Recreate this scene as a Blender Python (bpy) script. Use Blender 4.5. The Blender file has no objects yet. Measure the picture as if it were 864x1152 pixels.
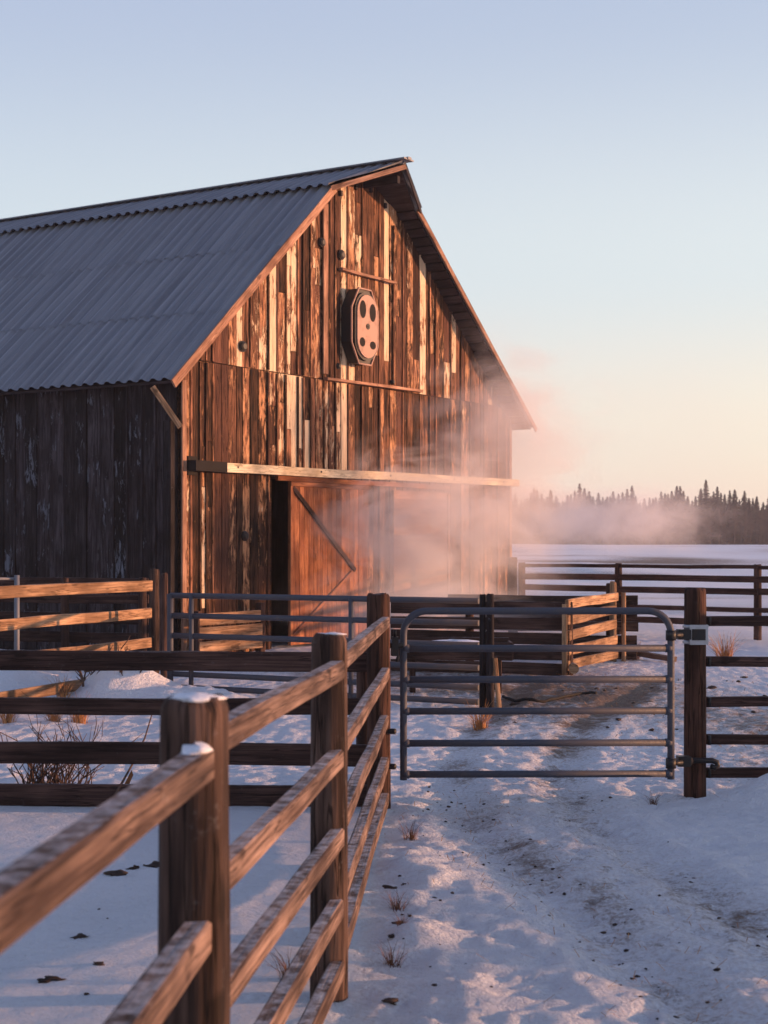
import bpy, math, random
import numpy as np
from mathutils import Vector, Matrix
random.seed(7); rng = np.random.default_rng(7)
sc = bpy.context.scene
COL = sc.collection
R = math.radians
F = 1789.0; HZ = 612.0; CH = 1.8          # focal length in px of the 864x1152 photo, horizon row, eye height
def at(px, py, d): return Vector(((px-432)/F*d, d, CH-(py-HZ)/F*d))
def X(px, d): return (px-432)/F*d
def Zp(py, d): return CH-(py-HZ)/F*d

# ------------------------------------------------------------------ numpy noise
def _h(ix, iy, s):
    h = (ix*374761393 + iy*668265263 + s*974711) & 0xffffffff
    h = ((h ^ (h >> 13))*1274126177) & 0xffffffff
    return ((h ^ (h >> 16)) & 0xffff)/65535.0
def vn(x, y, s=0):
    x = np.asarray(x, float); y = np.asarray(y, float)
    ix = np.floor(x).astype(np.int64); iy = np.floor(y).astype(np.int64)
    fx = x-ix; fy = y-iy; fx = fx*fx*(3-2*fx); fy = fy*fy*(3-2*fy)
    a = _h(ix, iy, s); b = _h(ix+1, iy, s); c = _h(ix, iy+1, s); d = _h(ix+1, iy+1, s)
    return (a*(1-fx)+b*fx)*(1-fy)+(c*(1-fx)+d*fx)*fy - .5
def fbm(x, y, s=0, o=4):
    t = 0; a = 1; k = 1
    for i in range(o):
        t = t+a*vn(x*k+i*17.3, y*k-i*9.1, s+i); a *= .5; k *= 2.03
    return t

# ------------------------------------------------------------------ mesh builder
class MB:
    def __init__(s): s.v = []; s.f = []; s.sm = []; s.g = []; s.r = []; s.p = []
    def add(s, vs, fs, gs=None, rnd=None, pnt=0., smooth=False):
        b = len(s.v); rnd = random.random() if rnd is None else rnd
        s.v += [tuple(q) for q in vs]
        s.g += [tuple(q) for q in (gs if gs is not None else vs)]
        s.r += [rnd]*len(vs); s.p += [pnt]*len(vs)
        s.f += [tuple(b+i for i in q) for q in fs]
        s.sm += (smooth if isinstance(smooth, list) else [smooth]*len(fs))
        return s
    def bar(s, p0, p1, w, h, up=(0,0,1), seg=1, warp=0., bev=.006, rnd=None, pnt=0., taper=1.):
        p0 = Vector(p0); p1 = Vector(p1); d = (p1-p0); L = d.length; d.normalize()
        up = Vector(up); sd = d.cross(up)
        if sd.length < 1e-4: up = Vector((0,1,0)); sd = d.cross(up)
        sd.normalize(); up = sd.cross(d).normalized()
        a = w/2; b = h/2; c = min(bev, a*.6, b*.6)
        prof = [(-a+c,-b),(a-c,-b),(a,-b+c),(a,b-c),(a-c,b),(-a+c,b),(-a,b-c),(-a,-b+c)]
        rnd = random.random() if rnd is None else rnd
        vs = []; gs = []; fs = []; sm = []; o = rnd*53
        ph = random.random()*100
        for i in range(seg+1):
            t = i/seg; q = p0+d*(L*t); k = 1+(taper-1)*t
            wx = warp*float(vn(t*L*.9+ph, 3.1, 5))*2; wz = warp*float(vn(t*L*.8+ph, 8.7, 6))*2
            for j, (x, y) in enumerate(prof):
                jx = warp*.5*float(vn(t*L*4+ph, j*3.3, 9)); jy = warp*.5*float(vn(t*L*4+ph, j*5.1, 19))
                vs.append(q+sd*(x*k+wx+jx)+up*(y*k+wz+jy)); gs.append((t*L+o, x+o*.7, y+o*.3))
        for i in range(seg):
            for j in range(8):
                fs.append((i*8+j, i*8+(j+1)%8, i*8+8+(j+1)%8, i*8+8+j)); sm.append(False)
        fs.append(tuple(range(7,-1,-1))); fs.append(tuple(seg*8+j for j in range(8))); sm += [False]*2
        fs = [tuple(reversed(f)) for f in fs]
        return s.add(vs, fs, gs, rnd, pnt, sm)
    def box(s, x0, x1, y0, y1, z0, z1, rnd=None, pnt=0., axis=2):
        vs = [(x,y,z) for x in (x0,x1) for y in (y0,y1) for z in (z0,z1)]
        fs = [(0,1,3,2),(4,6,7,5),(0,4,5,1),(2,3,7,6),(0,2,6,4),(1,5,7,3)]
        rnd = random.random() if rnd is None else rnd; o = rnd*53
        gs = [((v[axis])+o, v[(axis+1)%3]+o*.7, v[(axis+2)%3]+o*.3) for v in vs]
        return s.add(vs, fs, gs, rnd, pnt)
    def post(s, p, r, z0, z1, n=18, lean=(0,0), rough=.05, rnd=None, chip=.02, square=0.):
        rnd = random.random() if rnd is None else rnd; o = rnd*53; ph = rnd*77
        zs = list(np.linspace(z0, z1-.03, 14))+[z1-.012, z1]
        vs = []; gs = []; fs = []; sm = []
        for i, z in enumerate(zs):
            t = (z-z0)/(z1-z0); k = 1.03-.05*t
            if i == len(zs)-1: k *= .86
            elif i == len(zs)-2: k *= .96
            for j in range(n):
                a = 2*math.pi*j/n
                rr = r*k*(1+rough*2*float(vn(j*.9+ph, z*1.3, 3))+rough*float(vn(j*2.2+ph, z*4, 8)))
                if square: rr *= 1+square*(1/max(abs(math.cos(a)), abs(math.sin(a)))-1)
                zz = z+(chip*float(vn(j*.8+ph, 0, 4)) if i >= len(zs)-2 else 0)
                vs.append((p[0]+lean[0]*t+rr*math.cos(a), p[1]+lean[1]*t+rr*math.sin(a), zz))
                gs.append((z+o, r*math.cos(a)+o*.7, r*math.sin(a)+o*.3))
        for i in range(len(zs)-1):
            for j in range(n):
                fs.append((i*n+j, i*n+(j+1)%n, (i+1)*n+(j+1)%n, (i+1)*n+j)); sm.append(True)
        fs.append(tuple((len(zs)-1)*n+j for j in range(n))); sm.append(False)
        return s.add(vs, fs, gs, rnd, 0., sm)
    def tube(s, pts, r, n=10, rnd=None, caps=True, flat=0.):
        pts = [Vector(p) for p in pts]; vs = []; gs = []; fs = []; sm = []
        rs = r if isinstance(r, (list, tuple)) else [r]*len(pts)
        prev = None; L = 0
        for i, p in enumerate(pts):
            d = (pts[min(i+1, len(pts)-1)]-pts[max(i-1, 0)]).normalized()
            if prev is None:
                a = Vector((0,0,1)) if abs(d.z) < .9 else Vector((0,1,0)); a = (a-d*a.dot(d)).normalized()
            else: a = (prev-d*prev.dot(d)).normalized()
            prev = a; b = d.cross(a)
            if i: L += (p-pts[i-1]).length
            for j in range(n):
                t = 2*math.pi*j/n; vs.append(p+a*(rs[i]*math.cos(t))+b*(rs[i]*math.sin(t))); gs.append((L, rs[i]*math.cos(t), rs[i]*math.sin(t)))
        for i in range(len(pts)-1):
            for j in range(n):
                fs.append((i*n+j, i*n+(j+1)%n, (i+1)*n+(j+1)%n, (i+1)*n+j)); sm.append(True)
        if caps:
            fs.append(tuple(range(n-1,-1,-1))); fs.append(tuple((len(pts)-1)*n+j for j in range(n))); sm += [False]*2
        return s.add(vs, fs, gs, rnd, 0., sm)
    def blob(s, c, rad, n=14, m=8, amp=.18, seed=1, zmin=-.35, rnd=None):
        vs = []; fs = []
        for i in range(m+1):
            th = math.pi*i/m
            for j in range(n):
                ph = 2*math.pi*j/n
                k = 1+amp*2*float(vn(math.cos(ph)*1.7+seed*3.1+2*math.cos(th), math.sin(ph)*1.7+seed, seed))
                z = max(math.cos(th)*k, zmin)
                vs.append((c[0]+rad[0]*math.sin(th)*math.cos(ph)*k, c[1]+rad[1]*math.sin(th)*math.sin(ph)*k, c[2]+rad[2]*z))
        for i in range(m):
            for j in range(n): fs.append((i*n+j, (i+1)*n+j, (i+1)*n+(j+1)%n, i*n+(j+1)%n))
        return s.add(vs, fs, None, rnd, 0., True)
    def lathe(s, c, axis, prof, n=16, rnd=None):
        axis = Vector(axis).normalized(); a = Vector((0,0,1)) if abs(axis.z) < .9 else Vector((1,0,0))
        a = (a-axis*a.dot(axis)).normalized(); b = axis.cross(a); vs = []; fs = []; c = Vector(c)
        for (r, h) in prof:
            for j in range(n):
                t = 2*math.pi*j/n; vs.append(c+axis*h+a*(r*math.cos(t))+b*(r*math.sin(t)))
        for i in range(len(prof)-1):
            for j in range(n): fs.append((i*n+j, i*n+(j+1)%n, (i+1)*n+(j+1)%n, (i+1)*n+j))
        fs.append(tuple((len(prof)-1)*n+j for j in range(n))); fs.append(tuple(range(n-1,-1,-1)))
        return s.add(vs, fs, None, rnd, 0., False)
    def build(s, name, mat, parent=None, label=None):
        me = bpy.data.meshes.new(name); me.from_pydata(s.v, [], s.f); me.update()
        me.polygons.foreach_set('use_smooth', s.sm)
        a = me.attributes.new('g', 'FLOAT_VECTOR', 'POINT'); a.data.foreach_set('vector', np.array(s.g, dtype=np.float32).ravel())
        a = me.attributes.new('rnd', 'FLOAT', 'POINT'); a.data.foreach_set('value', np.array(s.r, dtype=np.float32))
        a = me.attributes.new('pnt', 'FLOAT', 'POINT'); a.data.foreach_set('value', np.array(s.p, dtype=np.float32))
        me.materials.append(mat)
        o = bpy.data.objects.new(name, me); COL.objects.link(o)
        if parent is not None:
            o.parent = parent
            if not parent.get('localspace'):   # parts given in world space
                root = parent
                M = Matrix.Identity(4)
                chain = []
                while root is not None: chain.append(root); root = root.parent
                for q in reversed(chain): M = M @ q.matrix_basis
                me.transform(M.inverted())
        if label: o['label'] = label
        return o
def tag(o, label=None, cat=None, group=None, kind=None):
    if label: o['label'] = label
    if cat: o['category'] = cat
    if group: o['group'] = group
    if kind: o['kind'] = kind
    return o
def thing(name, label, cat, loc=(0,0,0), rz=0, group=None):
    o = bpy.data.objects.new(name, None); COL.objects.link(o); o.location = loc; o.rotation_euler = (0,0,rz)
    o.empty_display_size = .1
    return tag(o, label, cat, group)

# ------------------------------------------------------------------ materials
class NT:
    def __init__(s, name):
        s.m = bpy.data.materials.new(name); s.m.use_nodes = True; s.t = s.m.node_tree; s.t.nodes.clear()
        s.out = s.t.nodes.new('ShaderNodeOutputMaterial')
    def n(s, ty, **k):
        q = s.t.nodes.new('ShaderNode'+ty)
        for a, b in k.items(): setattr(q, a, b)
        return q
    def set(s, sock, v):
        if isinstance(v, bpy.types.NodeSocket): s.t.links.new(v, sock)
        else: sock.default_value = v
    def attr(s, nm, o='Fac'): q = s.n('Attribute'); q.attribute_name = nm; return q.outputs[o]
    def noise(s, vec, scale, detail=5, rough=.55, dist=0., sc=None):
        if sc is not None:
            m = s.n('Mapping'); s.set(m.inputs['Vector'], vec); m.inputs['Scale'].default_value = sc; vec = m.outputs[0]
        q = s.n('TexNoise'); s.set(q.inputs['Vector'], vec); q.inputs['Scale'].default_value = scale
        q.inputs['Detail'].default_value = detail; q.inputs['Roughness'].default_value = rough; q.inputs['Distortion'].default_value = dist
        return q.outputs['Fac']
    def ramp(s, fac, a, b, va=0., vb=1.):
        q = s.n('MapRange'); q.clamp = True; s.set(q.inputs[0], fac)
        for i, v in ((1,a),(2,b),(3,va),(4,vb)): s.set(q.inputs[i], v)
        return q.outputs[0]
    def math(s, op, a, b=0., c=0.):
        q = s.n('Math', operation=op); s.set(q.inputs[0], a); s.set(q.inputs[1], b); s.set(q.inputs[2], c); return q.outputs[0]
    def mix(s, f, a, b, mode='MIX'):
        q = s.n('Mix', data_type='RGBA', blend_type=mode); s.set(q.inputs[0], f)
        s.set(q.inputs[6], a if isinstance(a, bpy.types.NodeSocket) else (*a, 1)); s.set(q.inputs[7], b if isinstance(b, bpy.types.NodeSocket) else (*b, 1))
        return q.outputs[2]
    def bump(s, h, strength, dist, nrm=None):
        q = s.n('Bump'); q.inputs['Strength'].default_value = strength; q.inputs['Distance'].default_value = dist
        s.set(q.inputs['Height'], h)
        if nrm: s.set(q.inputs['Normal'], nrm)
        return q.outputs[0]
    def bsdf(s, col, rough=.8, metal=0., nrm=None, spec=.3, **k):
        b = s.n('BsdfPrincipled'); s.set(b.inputs['Base Color'], col if isinstance(col, bpy.types.NodeSocket) else (*col, 1))
        s.set(b.inputs['Roughness'], rough); s.set(b.inputs['Metallic'], metal); b.inputs['Specular IOR Level'].default_value = spec
        if nrm: s.set(b.inputs['Normal'], nrm)
        for a, v in k.items(): s.set(b.inputs[a.replace('_', ' ')], v)
        s.t.links.new(b.outputs[0], s.out.inputs[0]); return s.m

def wood(name, dark, light, paint=None, pamt=0., glow=None, frost=0., rndamt=.7, across=22., bump=.5, tint=None):
    t = NT(name); g = t.attr('g', 'Vector'); rnd = t.attr('rnd')
    fine = t.noise(g, 1, 6, .6, .3, sc=(2.2, across*3, across*3))
    grain = t.noise(g, 1, 5, .6, .8, sc=(1.1, across, across))
    stain = t.noise(g, 1, 3, .5, 0, sc=(1.7, 3., 3.))
    knots = t.noise(g, 1, 2, .5, 0, sc=(3.5, 9., 9.))
    f = t.math('ADD', t.math('MULTIPLY', grain, .6), t.math('MULTIPLY', fine, .4))
    col = t.mix(t.ramp(f, .40, .60), dark, light)
    col = t.mix(t.ramp(stain, .40, .62, 0, .7), col, [c*.45 for c in dark])
    col = t.mix(t.ramp(knots, .66, .72, 0, .75), col, [c*.35 for c in dark])
    if tint: col = t.mix(t.ramp(t.math('FRACT', t.math('MULTIPLY', rnd, 7.31)), .35, 1., 0, .85), col, tint)
    cr = t.noise(g, 1, 3, .5, .2, sc=(.9, across*1.6, across*1.6))
    ck = t.ramp(t.math('ABSOLUTE', t.math('SUBTRACT', cr, .5)), .004, .022, .75, 0)
    col = t.mix(ck, col, [c*.3 for c in dark])
    br = t.ramp(rnd, 0, 1, 1-rndamt*.7, 1+rndamt)
    hs = t.n('HueSaturation'); t.set(hs.inputs['Color'], col); t.set(hs.inputs['Value'], br)
    col = hs.outputs[0]
    height = t.math('SUBTRACT', f, ck)
    if paint:
        p1 = t.noise(g, 1, 9, .74, .6, sc=(3.4, 15, 15)); p2 = t.noise(g, 1, 2, .5, 0, sc=(1.1, .6, .6))
        pm = t.math('ADD', t.math('ADD', t.math('MULTIPLY', p1, .95), t.math('MULTIPLY', p2, .5)), t.attr('pnt'))
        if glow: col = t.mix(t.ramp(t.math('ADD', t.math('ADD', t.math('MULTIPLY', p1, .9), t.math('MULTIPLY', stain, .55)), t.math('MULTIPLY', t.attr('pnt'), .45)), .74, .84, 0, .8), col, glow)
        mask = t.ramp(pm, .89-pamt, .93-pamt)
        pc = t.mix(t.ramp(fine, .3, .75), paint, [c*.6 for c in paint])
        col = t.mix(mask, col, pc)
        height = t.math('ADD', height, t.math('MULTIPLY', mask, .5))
    nrm = t.bump(height, bump, .02)
    if frost > 0:
        ge = t.n('NewGeometry'); sx = t.n('SeparateXYZ'); t.set(sx.inputs[0], ge.outputs['Normal'])
        fn = t.noise(ge.outputs['Position'], 16, 9, .72)
        m = t.math('MULTIPLY', t.ramp(sx.outputs[2], .80, .97), t.ramp(fn, .42, .72, 0, min(1, frost*1.3)))
        m2 = t.math('MAXIMUM', m, t.math('MULTIPLY', t.ramp(fn, .6, .7), .22*frost))
        col = t.mix(m2, col, (.78, .8, .86))
    return t.bsdf(col, .85, 0, nrm, .2)

M = {}
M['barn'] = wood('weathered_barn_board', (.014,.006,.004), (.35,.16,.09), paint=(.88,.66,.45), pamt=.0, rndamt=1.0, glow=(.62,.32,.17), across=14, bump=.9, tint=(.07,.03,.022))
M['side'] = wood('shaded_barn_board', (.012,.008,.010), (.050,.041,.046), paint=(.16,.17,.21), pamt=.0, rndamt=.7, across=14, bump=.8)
M['fence'] = wood('rough_fence_wood', (.065,.04,.033), (.29,.20,.165), frost=.5, rndamt=.25, across=26, bump=.5)
M['post'] = wood('round_post_wood', (.022,.013,.011), (.125,.075,.058), frost=.35, rndamt=.3, across=16, bump=.9)
M['dpost'] = wood('dark_post_wood', (.03,.014,.010), (.13,.06,.042), frost=.1, rndamt=.2, across=14, bump=1.)
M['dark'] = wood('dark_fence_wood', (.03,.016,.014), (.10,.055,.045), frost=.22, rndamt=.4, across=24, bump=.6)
M['lit'] = wood('sunlit_plank_wood', (.22,.12,.065), (.48,.30,.18), frost=.2, rndamt=.3, across=20, bump=.5)  # sunlight put into the colour: brighter wood for planks facing the sun
M['new'] = wood('pale_lumber', (.68,.54,.36), (.86,.74,.53), rndamt=.15, across=14, bump=.2)
M['door'] = wood('reddish_door_wood', (.19,.06,.028), (.40,.17,.08), rndamt=.35, across=22, bump=.4)
M['door2'] = wood('pale_door_wood', (.24,.11,.065), (.44,.24,.15), rndamt=.3, across=22, bump=.4)
M['trim'] = wood('rake_trim_wood', (.26,.13,.085), (.48,.28,.19), rndamt=.2, across=16, bump=.3)
M['deck'] = wood('roof_deck_wood', (.028,.022,.024), (.07,.055,.06), rndamt=.3, across=16, bump=.3)

def metal(name, col, rough, met, dirt, damt=.5, scale=3, bump=.1):
    t = NT(name); tc = t.n('TexCoord').outputs['Object']
    a = t.noise(tc, scale, 6, .65); b = t.noise(tc, scale*14, 4, .6)
    c = t.mix(t.ramp(a, .5, .72, 0, damt), col, dirt); c = t.mix(t.ramp(b, .55, .75, 0, .25), c, [x*.6 for x in col])
    return t.bsdf(c, t.ramp(b, .3, .7, rough-.08, rough+.12), met, t.bump(b, bump, .01), .4)
M['gate'] = metal('grey_gate_steel', (.05,.056,.078), .6, .0, (.09,.07,.06), .6, 5)
M['iron'] = metal('black_iron', (.02,.02,.022), .5, .3, (.05,.03,.02), .5, 20)
M['galv'] = metal('galvanised_steel', (.42,.43,.47), .45, .5, (.3,.28,.27), .5, 20)
M['plate'] = metal('weathered_plate', (.36,.205,.16), .55, .0, (.14,.065,.045), .75, 5, .2)
M['void'] = NT('dark_hollow').bsdf((.012,.01,.01), .9)
M['pole'] = metal('dull_grey_steel', (.16,.17,.20), .6, .1, (.1,.09,.09), .4, 8)
def roof_mat():
    t = NT('corrugated_roof_steel'); tc = t.n('TexCoord').outputs['Object']; g = t.attr('g', 'Vector')
    a = t.noise(g, 1, 6, .65, 0, sc=(.5, 1.6, 1)); st = t.noise(g, 1, 4, .6, 0, sc=(.35, 9, 1)); b = t.noise(tc, 30, 4, .6)
    c = t.mix(t.ramp(st, .35, .7), (.15,.16,.185), (.25,.26,.285)); c = t.mix(t.ramp(a, .58, .75, 0, .6), c, (.12,.115,.135))
    c = t.mix(t.ramp(b, .62, .75, 0, .35), c, (.08,.06,.06))
    return t.bsdf(c, t.ramp(a, .3, .7, .45, .65), .25, t.bump(b, .15, .01), .4)
M['roof'] = roof_mat()
def snow_mat():
    t = NT('trodden_snow'); P = t.n('NewGeometry').outputs['Position']
    d = t.attr('dirt'); n1 = t.noise(P, 5.5, 8, .72, .4); n2 = t.noise(P, 38, 6, .7); n3 = t.noise(P, 1.3, 5, .6); n4=t.noise(P,110,3,.6)
    e = t.math('ADD', t.math('MULTIPLY', n1, .55), t.math('ADD', t.math('MULTIPLY', n2, .35), t.math('MULTIPLY', n4, .10)))
    mask = t.ramp(t.math('ADD', e, t.math('MULTIPLY', d, .62)), .66, .80)
    earth = t.mix(t.ramp(n2, .35, .65), (.07,.042,.03), (.26,.175,.125))
    snow = t.mix(t.ramp(n3, .3, .7), (.90,.91,.95), (.82,.84,.89))
    snow = t.mix(t.ramp(n4, .58, .72, 0, .4), snow, (.6,.6,.66))
    snow = t.mix(t.ramp(t.math('ADD', n2, t.math('MULTIPLY', d, .7)), .56, .80, 0, .5), snow, (.46,.39,.36))
    col = t.mix(mask, snow, earth)
    ge = t.n('CameraData')
    n5 = t.noise(P, 15, 5, .6, .5)
    h = t.math('ADD', t.math('MULTIPLY', n1, .040), t.math('ADD', t.math('MULTIPLY', n5, .06), t.math('MULTIPLY', n2, .034)))
    h = t.math('ADD', h, t.math('MULTIPLY', n4, .0025))
    nrm = t.bump(h, 1., 1.)
    return t.bsdf(col, .65, 0, nrm, .25, Subsurface_Weight=0.)
M['snow'] = snow_mat()
def cap_mat():
    t = NT('settled_snow'); P = t.n('NewGeometry').outputs['Position']; n = t.noise(P, 35, 6, .7)
    return t.bsdf(t.mix(t.ramp(n, .4, .75), (.86,.87,.92), (.62,.62,.68)), .7, 0, t.bump(n, .6, .02), .2)
M['cap'] = cap_mat()
def simple(name, a, b, scale=8, rough=.8, tr=0.):
    t = NT(name); r = t.attr('rnd'); n = t.noise(t.n('NewGeometry').outputs['Position'], scale, 4)
    c = t.mix(t.ramp(t.math('ADD', t.math('MULTIPLY', r, .5), t.math('MULTIPLY', n, .5)), .2, .8), a, b)
    return t.bsdf(c, rough, 0, None, .2)
M['straw'] = simple('dry_straw', (.26,.10,.04), (.60,.32,.14))
M['drytuft'] = simple('brown_dry_grass', (.07,.035,.022), (.26,.13,.075))
M['twig'] = simple('bare_twig', (.05,.03,.025), (.14,.09,.07))
M['needle'] = simple('spruce_needles', (.014,.018,.016), (.04,.045,.036), .5)
M['bark'] = simple('tree_bark', (.035,.027,.026), (.08,.062,.055), 1)
M['stone'] = simple('dark_clod', (.022,.016,.015), (.085,.06,.05), 10)
M['hay'] = simple('old_hay', (.28,.17,.10), (.55,.38,.24), 20)
M['rubber'] = NT('black_rubber').bsdf((.015,.013,.013), .85)

# ------------------------------------------------------------------ ground
RUT1 = [(4.5,1.50),(6.2,1.2),(7.9,.92),(10.1,.55),(12.5,.45),(16,.9),(22,2.2)]
RUT2 = [(4.5,2.55),(6.2,2.15),(7.2,1.85),(9,1.55),(10.2,1.35),(12.5,1.35),(16,2.0),(22,3.9)]
def rutx(y, T): return np.interp(y, [a for a, b in T], [b for a, b in T])
MOUNDS = [(2.62,10.95,.34,.26,.17),(3.0,10.7,.6,.3,.10),(-3.2,18.7,.4,.45,.30),(-2.75,18.9,.5,.35,.20),(-2.3,18.3,.8,.3,.16),(-4.6,19.6,.7,.7,.28),
          (.35,6.3,.2,.4,.04),(.22,8.6,.2,.6,.05),(.17,7.3,.16,.3,.05),(.15,5.6,.12,.2,.05),(-1.6,8.2,1.1,1.1,.05),(3.2,8.2,.6,1.4,.04)]
def ground(x, y):
    x = np.asarray(x, float); y = np.asarray(y, float); d = np.maximum(y, 1)
    near = np.clip((40-np.hypot(x, y))/26, 0, 1)
    z = .022*fbm(x*.55, y*.5, 1, 2) + .25*fbm(x*.02, y*.03, 2, 3)*np.clip((y-40)/60, 0, 1) + .15*fbm(x*.22, y*.13, 44, 3)*np.clip((y-27)/10, 0, 1)*np.clip((260-y)/60, 0, 1)
    # left paddock is smoother than the driven side
    fx = np.interp(y, [0, 3.9, 6.3, 10.9, 17, 25], [-.9, -.47, -.2, .0, 1., 0]); side = np.clip((x-fx+.1)/.3, 0, 1)
    rougher = np.clip(np.where(y < 11, .16+.84*side, .9), 0, 1)
    crust = np.abs(fbm(x*3.1+.4*vn(x*5, y*5, 3), y*2.3, 11, 4))
    foot = np.clip(vn(x*3.4, y*2.6, 23)+.12, -.5, 0)
    z = z + near*rougher*(.012*fbm(x*2.1, y*1.7, 7, 2) - .022*crust + .032*fbm(x*13, y*12, 31, 3) + .022*foot)
    r1 = rutx(y, RUT1); r2 = rutx(y, RUT2); m = np.clip((24-y)/6, 0, 1)*np.clip(side, 0, 1)
    g1 = np.exp(-((x-r1)/.17)**2); g2 = np.exp(-((x-r2)/.17)**2)
    z = z - m*.038*(g1+g2) + m*.012*(np.exp(-((x-r1-.30)/.1)**2)+np.exp(-((x-r2+.30)/.12)**2)+np.exp(-((x-r2-.32)/.1)**2)+np.exp(-((x-r1+.32)/.1)**2))
    for (a, b, sx, sy, h) in MOUNDS: z = z + h*np.exp(-((x-a)/sx)**2-((y-b)/sy)**2)*(1+.5*vn(x*4, y*4, 3))
    u = np.clip((y-42)/225, 0, 1); z = z + 1.72*u*u*(3-2*u)
    shade_bank = np.exp(-((x-9.0-.4*vn(y*.3, 0*y, 61))/.9)**2)*np.clip((y+6)/3, 0, 1)*np.clip((15-y)/2.5, 0, 1)  # unseen snow bank added off to the right to shade the near snow
    z = z + shade_bank*(.50+.34*vn(x*.5, y*.75, 62)+.12*vn(x*2, y*2.2, 63))
    return z
def dirtmap(x, y):
    r1 = rutx(y, RUT1); r2 = rutx(y, RUT2); m = np.clip((24-y)/6, 0, 1)
    w = .10+.10*(vn(x*.1, y*1.1, 77)+.5)
    d = (.20+.24*vn(x*3.5, y*2.2, 78))*m*np.exp(-((x-r1-.05)/.34)**2)+(.26+.2*vn(x*2, y*1.5, 79))*m*np.exp(-((x-r2)/.28)**2)
    d = d+.13*m*np.exp(-((x-(r1+r2)/2)/.5)**2)
    yard = np.exp(-((x-2.6)/2.6)**2-((y-19.5)/3.6)**2)*.36+np.exp(-((x+.2)/2.2)**2-((y-23.)/4.)**2)*.40+np.exp(-((x-4.6)/1.9)**2-((y-15)/2.6)**2)*.42
    yard = yard+np.exp(-((x-3.3)/1.2)**2-((y-12.4)/1.2)**2)*.22
    f = .12*np.exp(-((x+.0)/.12)**2)*np.clip((11-y)/3, 0, 1)
    p = .3*np.exp(-((x-2.15)/.25)**2-((y-11.25)/.2)**2)+.35*np.exp(-((x-2.35)/.5)**2-((y-18.6)/.22)**2)
    far = .62*np.clip((y-28)/8, 0, 1)*np.clip(fbm(x*.09, y*.16, 8, 3)+.25, 0, 1)
    return np.clip(d+yard+f+p+far-.02, 0, 1)
def axis(segs):
    out = []
    for a, b, st in segs: out += list(np.arange(a, b, st))
    return out
ys = axis([(-30,-2,2.),(-2,3.2,.25),(3.2,13.5,.036),(13.5,36,.11)])
v = 36.; st = .2
while v < 2500: ys.append(v); st *= 1.075; v += st
xm = axis([(-4.2,6.6,.036)]); xr = []; v = 6.6; st = .06
while v < 2500: xr.append(v); st *= 1.055; v += st
xl = []; v = -4.236; st = .06
while v > -2500: xl.append(v); st *= 1.055; v -= st
xs = np.array(xl[::-1]+xm+xr); ys = np.array(ys)
XX, YY = np.meshgrid(xs, ys); ZZ = ground(XX, YY); DD = dirtmap(XX, YY)
nx, ny = len(xs), len(ys)
me = bpy.data.meshes.new('snowy_ground'); me.vertices.add(nx*ny)
me.vertices.foreach_set('co', np.stack([XX, YY, ZZ], -1).astype(np.float32).ravel())
ii = (np.arange(ny-1)[:,None]*nx+np.arange(nx-1)[None,:]).ravel()
fa = np.stack([ii, ii+1, ii+nx+1, ii+nx], -1).astype(np.int32)
me.loops.add(fa.size); me.loops.foreach_set('vertex_index', fa.ravel())
me.polygons.add(len(fa)); me.polygons.foreach_set('loop_start', np.arange(0, fa.size, 4, dtype=np.int32))
me.polygons.foreach_set('use_smooth', np.ones(len(fa), dtype=bool))
a = me.attributes.new('dirt', 'FLOAT', 'POINT'); a.data.foreach_set('value', DD.astype(np.float32).ravel())
me.update(calc_edges=True); me.validate(); me.materials.append(M['snow'])
gr = bpy.data.objects.new('snowy_ground', me); COL.objects.link(gr)
tag(gr, 'trodden snow with wheel ruts running through the gate', kind='structure')
def gz(x, y): return float(ground(np.array([x]), np.array([y]))[0])

# ------------------------------------------------------------------ barn
TH = math.atan2(.843, .537)
barn = thing('barn', 'old timber barn with grey corrugated roof and peeling board gable', 'barn', (-3.25,25.2,0), TH)
barn['localspace'] = 1
PX = [-.3, 4.1, 5.3, 6.49, 11.39]; PZ = [4.386, 8.24, 8.74, 8.25, 4.35]
W = 11.09; LEN = 22.
def rz(x): return float(np.interp(x, PX, PZ))
def lp(o): o['localspace'] = 1; return o
def holes(x0, x1, opens):
    for (a, b, z0, z1) in opens:
        if x1 > a+.02 and x0 < b-.02: return (z0, z1)
    return None
def board_front(mb, x0, x1, z0, z1a, z1b, off, pnt, rnd, th=.024):
    # a board standing on the facade, front face at y=-off-th
    y0 = -off; y1 = -off-th
    vs = [(x0,y1,z0),(x1,y1,z0),(x1,y1,z1b),(x0,y1,z1a),(x0,y0,z0),(x1,y0,z0),(x1,y0,z1b),(x0,y0,z1a)]
    fs = [(0,1,2,3),(1,5,6,2),(4,0,3,7),(3,2,6,7),(4,5,1,0),(5,4,7,6)]
    o = rnd*53
    gs = [(q[2]+o, q[0]+o*.7, q[1]+o*.3) for q in vs]
    mb.add(vs, fs, gs, rnd, pnt)
OPEN = (2.45, 5.0, 0, 2.92)
SEAM = 4.75
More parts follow.
